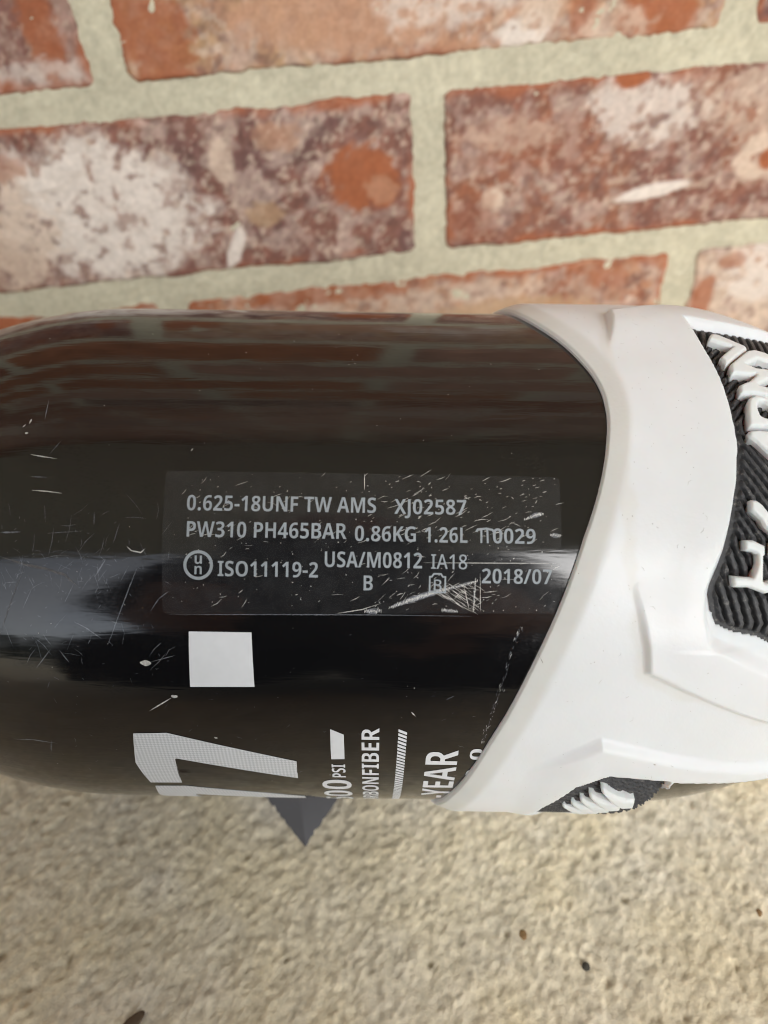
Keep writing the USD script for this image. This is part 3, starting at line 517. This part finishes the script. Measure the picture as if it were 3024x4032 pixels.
def rand_scratch(x0, x1, y0, y1, n, lmin, lmax, ang, spread, w, kind):
    for _ in range(n):
        x, y, l, a = rs.uniform(x0, x1), rs.uniform(y0, y1), lmin + (lmax - lmin) * rs.random() ** 2.5, math.radians(rs.normal(ang, spread))
        b = a + rs.normal(0, .2); by[kind].append(([(x, y), (x + l * .5 * math.cos(a), y + l * .5 * math.sin(a)), (x + l * .5 * (math.cos(a) + math.cos(b)), y + l * .5 * (math.sin(a) + math.sin(b)))], w * rs.uniform(.6, 1.5)))
for k in range(70):
    a = rs.random(2).cumsum() % 1; x = 8 + 7 * a[0]; y = -5.2 - 4.6 * a[1] * (x - 4) / 11; l = rs.uniform(.3, 1.6); by['s'].append(([(x, y), (x + l * .8, y - l * .45), (x + 1.4 * l, y - l * .9)], rs.uniform(.03, .08)))
rand_scratch(-36, 29, -10, 13, 150, .3, 2.4, 22, 16, .065, 's'); rand_scratch(-36, 29, -10, 13, 150, .1, .35, 20, 60, .11, 's'); rand_scratch(0, 28, 2, 13, 90, .4, 2.8, 24, 8, .07, 's'); rand_scratch(-2, 20, -10, -3, 40, .4, 2.5, 28, 20, .065, 's')
rand_scratch(-66, -36, -26, 6, 100, .4, 5, 62, 45, .06, 'l'); rand_scratch(-60, 22, -60, -12, 80, .2, 1.6, 40, 60, .07, 'l'); rand_scratch(-66, 30, -60, 50, 80, .08, .25, 0, 90, .13, 'w')
rand_scratch(-66, -44, -8, 0, 90, .4, 3.5, 75, 50, .05, 'l')
for k in range(110):
    t = rs.random(); s0, q0 = 23.5 - 5.2 * t ** .8 + rs.normal(0, .22), -12 - 25 * t + rs.normal(0, .3); by['l' if k % 3 else 'w'].append(([(s0, q0), (s0 - rs.uniform(.05, .25), q0 - rs.uniform(.1, .9))], .065))
for k, mt in (('w', M_SCR_W), ('l', M_SCR_L), ('d', M_SCR_D), ('s', M_SCR_S)):
    tag(obj('scratches', sliver_mesh(by[k]), mt, tank, smooth=True), None, None, None, 'stuff')

# ------------------------------------------------------------------ the rubber cover
cover = thing('tank_cover', 'white rubber cover with black grip panels and raised lettering, stretched over the tank end', 'tank cover')
edge_pts = np.array([(-176, 20), (-150, 18), (-120, 14), (-95, 11.5), (-75, 11.5), (-59.4, 13.6), (-45.6, 16.9), (-36, 19.6), (-28.1, 22.5), (-19.1, 25.7), (-10, 29.2), (-4.9, 31.0), (3.4, 33.8), (8.4, 35.6), (12.7, 36.9), (17.8, 38.1), (23.3, 39.0), (27.7, 39.2), (31.6, 38.8), (35.5, 37.8), (40.5, 35.8), (45.5, 33.8), (51.4, 31.0), (56.6, 29.0), (61.5, 27.6), (66, 26.8), (72, 26), (85, 24), (110, 20), (140, 19), (176, 20)])
edge_s = lambda q: np.interp(q, np.linspace(-176, 176, 1409), np.convolve(np.pad(np.interp(np.linspace(-176, 176, 1409), edge_pts[:, 0], edge_pts[:, 1]), 12, 'edge'), np.ones(25) / 25, 'valid'))
INS = Polygon([(59.5, 51.6), (59.6, 47.3), (59.9, 43.2), (60.4, 38.5), (60.7, 33.3), (60.8, 29.2), (60.8, 24.7), (60.7, 21.1), (60.7, 18.3), (60.3, 16.6), (59.8, 12.8), (59.0, 9.8), (58.1, 5.5), (56.9, 1.2), (55.7, -2.0), (54.5, -4.8), (54.3, -6.2), (55.2, -10.0), (55.6, -10.9), (56.9, -11.5), (58.8, -12.3), (61.3, -12.8), (63.4, -13.3), (66, -14.8), (84, -24), (92, -28), (92, 66), (84, 58), (72, 52.4), (65.4, 51.2), (61.5, 51.0)])
LIP = Polygon([(58.8, 52.4), (59.1, 47.3), (59.4, 43.2), (59.9, 38.5), (60.3, 33.3), (60.45, 29.2), (60.45, 24.7), (60.35, 21.1), (60.25, 18.3), (59.8, 16.6), (59.2, 12.8), (58.4, 9.8), (57.3, 5.5), (55.9, 1.2), (54.4, -2.0), (53.0, -5.5), (52.7, -10.2), (53.8, -14.4), (64.4, -19.8), (92, -34), (92, 68), (84, 60), (72, 53.6), (65.4, 52.4), (61.5, 52.4)])
BAND = Polygon([(40.5, 3), (41.2, -5.8), (42.3, -10.0), (43.4, -14.8), (44.1, -19.6), (68, -30.6), (125, -56), (125, 92), (68, 66.6), (44.1, 55.6), (43.4, 50.8), (42.3, 46), (41.2, 41.8), (40.5, 33)])
RIDGE = Polygon([(10, -52), (27, -40.9), (33, -36.6), (38.7, -32.6), (71, -41.7), (125, -55), (125, -120), (10, -120)])
LOW = Polygon([(32.6, -57.5), (36.7, -46.2), (41.8, -42.2), (52.7, -43.3), (53.2, -46.5), (52.6, -54), (51, -62), (46, -76), (38, -80), (31, -70)])
HOLE = Polygon([(53.9, -43.7), (59.3, -44.3), (73, -46.8), (96, -52), (96, -92), (42, -92), (46, -76), (51, -62), (52.5, -54), (53.0, -50), (53.9, -47)])
def cover_height(s, q, ds):
    h = 2.3 + 0.0 * s
    amp = np.maximum(smoothstep(-3, -15, q), smoothstep(39, 51, q))
    h = h + 1.35 * amp * smoothstep(-0.1, 1.2, sdist(BAND, s, q)) * (1 - 0.35 * smoothstep(3, 16, sdist(BAND, s, q)) * (q > -15))
    h = h + 0.35 * smoothstep(8, 0, np.abs(sdist(LIP, s, q)))
    dr = sdist(RIDGE, s, q); h = h + 1.6 * smoothstep(26, 38, s) * smoothstep(-0.1, 1.9, dr) - 0.9 * smoothstep(2, 16, dr) * smoothstep(30, 38, s)
    dl, di = sdist(LIP, s, q), sdist(INS, s, q)
    wgt = np.clip(-di / np.maximum(dl - di, 1e-6), 0, 1)                       # 1 at the lip, 0 at the black panel
    floor = np.where(q < -9, 1.5, 0.9)
    rec = np.where(dl > 0, np.where(di > 0, 0.2, floor + (h - floor) * np.where(q < -9, 0.25 * smoothstep(.0, .45, wgt) + .75 * smoothstep(.42, 1.0, wgt), wgt)), h)
    h = np.where(dl > 0, rec, h)
    dj = sdist(LOW, s, q); h = np.where(dj > -0.5, h + (0.3 - h) * smoothstep(-0.5, 0.25, dj), h)
    dk = sdist(HOLE, s, q); h = np.where(dk > -0.3, h + (-2.2 - h) * smoothstep(-0.3, 0.35, dk), h)
    lip = 0.55 + 0.55 * smoothstep(0, .35, ds) + (h - 1.1) * (-np.log(np.exp(-11 * np.clip((ds - .3) / 3.2, 0, 3)) + math.exp(-11)) / 11 + np.log(1 + math.exp(-11)) / 11)
    return np.where(ds < 6, lip, h)
qv = np.concatenate([np.arange(-176, -84, 3.0), np.arange(-84, 80, 0.34), np.arange(80, 175.9, 3.0)]); qv = qv[qv < 175.9]
t1 = np.concatenate([[0, 0.02, .06, .12, .2, .3], np.arange(.45, 5.0, .2)])
jit = 0.10 * (noise2(qv * 1.0, qv * 0, 1.4, 3, 3) - .5) + 0.25 * smoothstep(.70, .8, noise2(qv, qv * 0 + 4, .9, 8, 2)) * (noise2(qv, qv * 0 + 9, 9, 9, 2) > .58)
e0 = edge_s(qv) - jit * (np.abs(qv) < 80)
n2 = 250
rows = [e0 + t for t in t1] + [e0 + 5 + (92 - e0 - 5) * k / n2 for k in range(n2)] + [np.full(len(qv), x) for x in np.linspace(92, 119, 30)]
S = np.array(rows); Qm = np.broadcast_to(qv, S.shape).copy(); DS = S - e0
slope_c = 1 / np.sqrt(1 + np.gradient(edge_s(qv), qv) ** 2)
Hc = cover_height(S, Qm, DS * slope_c)
S = np.vstack([S[:1], S]); Qm = np.vstack([Qm[:1], Qm]); Hc = np.vstack([np.full((1, len(qv)), -0.4), Hc])
S[0] += 0.05
obj('cover_shell', (on_tank(S, Qm, Hc).reshape(-1, 3), grid_faces(len(S), len(qv), True)[:, ::-1]), M_RUBBER_Y, cover, smooth=True, colors=(1 - np.maximum(smoothstep(4.6, 2.6, np.vstack([DS[:1], DS])) * .9, .7 * smoothstep(1.6, .2, np.abs(sdist(BAND, S, Qm)) + 3 * (noise2(S, Qm, 4, 71, 3) - .5)) * (S < 90))[..., None] * np.array((0.05, 0.075, 0.13))).reshape(-1, 3))
marks = []
for k in range(260):                                    # dirt specks, fibres and small scuffs on the rubber
    q0 = rs.uniform(-62, 60); s0 = edge_s(np.array([q0]))[0] + 1.0 + rs.random() * (54 - edge_s(np.array([q0]))[0]) if k % 3 else rs.uniform(28, 66); 
    if s0 < edge_s(np.array([q0]))[0] + .8 or sdist(LIP, np.array([s0]), np.array([q0]))[0] > -.6 or sdist(LOW, np.array([s0]), np.array([q0]))[0] > -1 or sdist(HOLE, np.array([s0]), np.array([q0]))[0] > -1: continue
    a, l = rs.uniform(0, 6.3), (rs.uniform(.08, .3) if k % 5 else rs.uniform(.5, 1.6)); c2 = a + rs.normal(0, .7)
    marks.append(([(s0, q0), (s0 + l * .5 * math.cos(a), q0 + l * .5 * math.sin(a)), (s0 + l * .5 * (math.cos(a) + math.cos(c2)), q0 + l * .5 * (math.sin(a) + math.sin(c2)))], rs.uniform(.08, .2) if l < .4 else .07))
marks += [([(26.0, -16.5), (27.0, -18.0), (27.6, -19.6)], .12), ([(48.4, -37.3), (48.9, -37.6)], .35)]
tag(obj('dirt_specks', sliver_mesh(marks, lambda s, q: cover_height(s, q, (s - edge_s(q)) * .85) + .035), M_DIRT, cover, smooth=True), None, None, None, 'stuff')
def zig(q):                                             # where a rib line stands along s, by q
    return np.interp(q, [-40, -11, 3, 22, 24, 45, 50, 70], [-8.0, 2.4, -2.6, -16.0, -16.2, 2.0, 3.0, 4.0])
def ins_height(s, q, g):
    ph = (s - zig(q)) / 1.72; tri = np.abs(ph - np.round(ph)) * 2
    h = 0.95 + 1.1 * smoothstep(.16, .44, tri) + 0.06 * (noise2(s, q, 1.0, 61, 3) - .5)
    d = sdist(INS, s, q); h = np.where(d < .75, 1.5, h)
    return h - 0.55 * smoothstep(1.0, 0.35, sd_letters(s, q)) * (tri > -1)
LET = {k: Polygon(p) for k, p in dict(
    Y=[(61.65, 44.98), (62.5, 46.5), (63.87, 46.81), (66.79, 44.9), (68.73, 43.9), (68.77, 42.99), (66.67, 40.74), (62.33, 36.27), (61.84, 38.5), (65.65, 42.75), (65.05, 42.9), (62.61, 43.73), (61.45, 44.16)],
    M=[(63.18, 36.66), (68.41, 42.3), (70.08, 43.3), (72.2, 43.3), (76, 42), (75, 39.5), (71.6, 40.2), (70.0, 40.4), (66.47, 37.56), (68.3, 36.89), (71.5, 37.4), (71.5, 35.4), (67.11, 32.07), (68.7, 32.03), (75, 32.5), (75, 29.8), (68, 29.75), (66.02, 29.81), (63.02, 29.22), (63.39, 31.36), (65.84, 32.91), (68.3, 35.4), (66.69, 34.57), (63.73, 34.36), (62.65, 33.95)],
    R=[(63.95, 27.46), (64.58, 28.63), (65.8, 29.4), (67.11, 29.5), (69.0, 28.9), (70.0, 27.2), (75, 29), (75, 26.6), (70.4, 24.6), (75, 24.6), (75, 22.5), (66.07, 22.69), (63.0, 22.32), (63.35, 24.8)],
    A=[(62.82, 21.51), (64.59, 21.86), (75, 21.9), (75, 19.6), (71.6, 19.6), (71.4, 16.2), (75, 14.2), (75, 11.8), (66.5, 16.6), (63.76, 19.45), (62.71, 20.26), (62.58, 20.71)],
    K=[(61.17, 9.24), (62.25, 9.21), (63.13, 8.62), (65.2, 6.2), (68, 3.6), (72, 8.8), (73.2, 6.8), (69.5, 2.2), (73.5, 2.2), (73.5, 0.2), (64.4, 0.2), (64.6, 2.4), (66, 2.4), (63.3, 4.9), (62.6, 6.09), (61.08, 7.42)],
    H=[(59.65, 2.66), (61.17, 2.69), (63.3, 1.8), (63.3, 0.3), (63.0, 0.1), (62.95, -3.9), (63.3, -4.1), (66, -3.2), (69, -3.0), (69, -5.2), (66, -5.4), (63.28, -5.93), (62.1, -5.5), (60.4, -4.92), (57.69, -4.86), (57.5, -3.08), (59.3, -3.2), (61.12, -3.3), (61.9, -1.16), (61.9, 0.35), (61.12, 0.75), (59.68, 1.0)]).items()}
LET['R'] = LET['R'].difference(Polygon([(66.3, 28.0), (65.75, 27.3), (65.6, 26.0), (65.75, 24.9), (66.5, 24.6), (68.6, 24.7), (69.0, 26.2), (68.2, 27.6), (67.2, 28.1)]))
LETTERS = unary_union([p.buffer(0) for p in LET.values()])
sd_letters = lambda s, q: -sdist(LETTERS, s, q)
ins_poly = INS.buffer(.35).intersection(Polygon([(50, -30), (80, -30), (80, 62), (50, 62)]))
ins = obj('grip_panel', patch(ins_poly, .27, ins_height), M_RUBBER_B, cover, smooth=True); tag(ins, 'black ribbed rubber panel bearing raised white letters')
def bevel(top, w, base=0.8):
    return lambda s, q, g: base + (top - base) * np.sqrt(np.clip(1 - (1 - np.clip(sdist(g, s, q) / w, 0, 1)) ** 2, 0, 1))
def raised(poly, sp, top, w, base):
    """a raised piece: rounded top sheet plus upright sides"""
    V, F = patch(poly, sp, lambda s, q, g: top - (top - base) * 0.3 * (1 - np.sqrt(np.clip(1 - (1 - np.clip(sdist(g, s, q) / w, 0, 1)) ** 2, 0, 1))))
    n = len(V); V, F = [V], [F]
    for g in (getattr(poly, 'geoms', None) or [poly]):
        for ring in [g.exterior, *g.interiors]:
            k = max(12, int(ring.length / .25)); c = np.array([ring.interpolate(t, normalized=True).coords[0] for t in np.linspace(0, 1, k, endpoint=False)])
            lo, hi = on_tank(c[:, 0], c[:, 1], np.full(k, base)), on_tank(c[:, 0], c[:, 1], np.full(k, top - (top - base) * .3 + .02))
            i = np.arange(k); j = (i + 1) % k; V.append(np.vstack([lo, hi])); F.append(np.vstack([np.stack([i + n, j + n, k + j + n], -1), np.stack([i + n, k + j + n, k + i + n], -1)])); n += 2 * k
    return np.vstack(V), np.vstack(F)
for k, p in LET.items():
    obj('raised_letter', raised(p.buffer(-.12).buffer(.24).buffer(-.12), .2, 3.3, .6, 0.9), M_RUBBER_W, path_of(ins), smooth=35)
def low_height(s, q, g):
    a = q + .42 * s; b = q * .9 - .35 * s
    ph = np.where(s < 42 + (q + 44) * -.1, a, a) / 1.45; tri = np.abs(ph - np.round(ph)) * 2
    braid = np.where(s > 43, .25 * np.cos(2 * math.pi * s / 2.3 + 2 * np.round(ph)), 0)
    return 1.5 + .7 * smoothstep(.3, .65, tri) + braid - 2.6 * smoothstep(.1, -.4, sdist(LOW, s, q)) * (s > 44)
low = obj('grip_panel', patch(LOW.buffer(.3).intersection(Polygon([(30, -84), (53.4, -84), (53.4, -38), (30, -38)])), .26, low_height), M_RUBBER_B, cover, smooth=True)
tag(low, 'smaller black ribbed panel low on the cover, with a white emblem of fangs')
FANG = Polygon([(41.31, -47.23), (41.1, -46.0), (41.54, -45.8), (42.55, -47.2), (44.14, -48.7), (46.31, -50.2), (47.9, -50.4), (48.5, -53.8), (46.26, -54.4), (43.91, -51.6)])
for k in range(5):
    f = affinity.translate(affinity.scale(FANG, 1.08 - .03 * k, 1.0, origin=(41, -46)), -1.15 * k - (0.5 if k else 0), -2.6 * k)
    obj('raised_fang', raised(f, .2, 4.0 - .28 * k, .9, 1.4), M_RUBBER_W, path_of(low), smooth=35)

# ------------------------------------------------------------------ stand under the tank
stand = thing('tank_stand', 'dark grey plastic stand with a pointed foot showing beneath the black tank', 'stand')
TIP = np.array([-60.2, -192.6, 0.0])
mid = TO + TA * ((TIP - TO) @ TA); axis_z = mid[2]; cy = mid[1]
def hull(pts): return manifold3d.Manifold.hull_points(np.asarray(pts, float))
def foot(sign):
    L = TIP[1] - cy if sign < 0 else -(TIP[1] - cy); bx = TIP[0]
    y0 = cy + L; yb = cy + L * 0.28
    ridge = 18.0
    wd = 23.0
    return hull([(bx, y0, -.2), (bx - wd, yb, -.2), (bx + wd, yb, -.2), (bx - 1.5, yb, ridge), (bx - wd, cy, -.2), (bx + wd, cy, -.2), (bx - 1.5, cy, ridge)])
tube = manifold3d.Manifold.cylinder(400, R0 + .05, R0 + .05, 160, True).transform(np.hstack([ax[:3, :3], mid[:, None]]))
for sgn in (-1, 1):
    obj('foot', foot(sgn) - tube, M_STAND, stand)
blk = trimesh.creation.box((46, 22, 20)); blk.apply_translation((TIP[0], cy, 9.8))
bm = manifold3d.Manifold(manifold3d.Mesh(np.asarray(blk.vertices, np.float32), np.asarray(blk.faces, np.uint32)))
obj('cradle', bm - tube, M_STAND, stand)

# ------------------------------------------------------------------ the photographer, who kneels over the tank and shows in its lacquer
M_CLOTH = rough_mat('dark_clothes', (0.02, 0.02, 0.024), 0.9, 0.25, 60, 0.2, 1200, 0.2, attr=True)
M_PHONE = rough_mat('phone_black', (0.012, 0.012, 0.014), 0.25, 0.02, 50, 0, 50, 0.5)
BK = -FWD; PC = EYE + DOWN * 52 - RIGHT * 20 + BK * 9           # the middle of the phone
ph = trimesh.creation.extrude_polygon(Polygon([(-26, -63), (26, -63), (26, 63), (-26, 63)]).buffer(10), 7.5, engine='earcut'); ph.apply_translation((0, 0, -3.75))
pv = PC + ph.vertices[:, :1] * RIGHT - ph.vertices[:, 1:2] * DOWN + ph.vertices[:, 2:] * BK
phone = thing('phone', 'black smartphone held over the tank, mirrored in the black lacquer', 'phone')
obj('case', (pv, np.array(ph.faces)), M_PHONE, phone, smooth=30)
def bones(chains):
    parts = []
    for ch in chains:
        for (a, ra), (b, rb) in zip(ch[:-1], ch[1:]):
            pts = []
            for c, r in ((a, ra), (b, rb)):
                sp = trimesh.creation.icosphere(2, r); pts.append(np.asarray(sp.vertices) + np.asarray(c, float))
            parts.append(manifold3d.Manifold.hull_points(np.vstack(pts)))
    return manifold3d.Manifold.batch_boolean(parts, manifold3d.OpType.Add)
W3 = lambda x, y, z: np.array([x, y, z], float)
bx = -100.0
hipc, chest, neck, head = W3(bx, -900, 235), W3(bx + 4, -790, 555), W3(bx + 6, -720, 720), W3(bx + 8, -640, 825)
ch = [[(W3(bx - 75, -905, 215), 115), (W3(bx + 75, -905, 215), 115)], [(hipc, 135), (W3(bx, -850, 390), 125), (chest, 130)],
      [(W3(bx - 90, -790, 575), 95), (W3(bx + 90, -790, 575), 95)], [(chest, 110), (neck, 62), (head - W3(0, 20, 50), 58)],
      [(W3(bx - 120, -840, 430), 105), (W3(bx + 120, -840, 430), 105)], [(W3(bx - 110, -860, 300), 120), (W3(bx + 110, -860, 300), 120)],
      [(head + W3(0, -12, 18), 88), (head + W3(0, 18, -28), 74), (head + W3(0, 42, -75), 40)], [(head + W3(0, 70, -30), 22), (head + W3(0, 92, -52), 13)],
      [(head + W3(-84, -8, -22), 16), (head + W3(-86, -4, 4), 17)], [(head + W3(84, -8, -22), 16), (head + W3(86, -4, 4), 17)]]
for sg in (-1, 1):
    L = lambda r, d, b: PC + RIGHT * (sg * r) + DOWN * d + BK * b
    sh, el, wr = W3(bx + sg * 165, -760, 600), W3(bx + sg * 150, -600, 300), L(72, 62, 58)
    ch += [[(W3(bx + sg * 110, -780, 605), 75), (sh, 62), (el, 46), (wr, 29)]]
    ch += [[(wr, 27), (L(58, 38, 34), 19)], [(wr, 25), (L(60, 8, 30), 15)], [(L(58, 38, 34), 17), (L(60, 4, 28), 14)]]
    for k in range(4):
        d0 = -6 + 17 * k; ln = (0, 3, 2, -4)[k]
        ch.append([(L(60, d0 + 4, 26), 9.5), (L(57 + ln * .3, d0, 6), 8.6), (L(48, d0 - 1, -4), 7.6), (L(38 - ln, d0 - 2, -7.5), 6.6)])
    ch.append([(L(60, 42, 36), 13), (L(48, 30, 24), 10.5), (L(30, 16, 15), 9)])
    hp, kn, an, toe = W3(bx + sg * 90, -900, 210), W3(bx + sg * 78, -480, 92), W3(bx + sg * 95, -930, 50), W3(bx + sg * 90, -1030, 40)
    ch += [[(hp, 98), (kn, 74), (an, 45), (toe, 36)]]
man = bones(ch).refine_to_length(9)
gm = man.to_mesh(); bm_ = trimesh.Trimesh(gm.vert_properties[:, :3].astype(float), gm.tri_verts.astype(int), process=True)
trimesh.smoothing.filter_taubin(bm_, iterations=12)
bv = np.array(bm_.vertices); nearp = np.linalg.norm(bv - PC, axis=1); isskin = (nearp < 118) | ((np.linalg.norm(bv - head, axis=1) < 128) & ((bv - head)[:, 1] + .6 * (bv - head)[:, 2] > -62))
hair = (np.linalg.norm(bv - head, axis=1) < 128) & ~((bv - head)[:, 1] - .5 * (bv - head)[:, 2] > 22)
bc = np.where(isskin[:, None], (0.36, 0.21, 0.15), np.where(((bv[:, 2] < 250) | (bv[:, 1] < -900))[:, None], (0.018, 0.02, 0.028), (0.02, 0.018, 0.02))); bc[hair] = (0.02, 0.014, 0.01)
person = thing('person', 'person in dark clothes kneeling and holding a phone, mirrored in the black tank', 'person')
obj('body', (bv, np.array(bm_.faces)), M_CLOTH, person, smooth=True, colors=bc)
for sg in (-1, 1):
    for nm, r, o, mt in (('eye', 11, W3(sg * 32, 74, -14), M_WHITE),):
        e = trimesh.creation.icosphere(2, r); e.apply_translation(head + o); obj(nm, e, mt, person, smooth=True)
mo = trimesh.creation.icosphere(2, 1.0); mo.vertices *= (24, 9, 6); mo.apply_translation(head + W3(0, 72, -88)); obj('mouth', mo, M_GRIT[2], person, smooth=True)
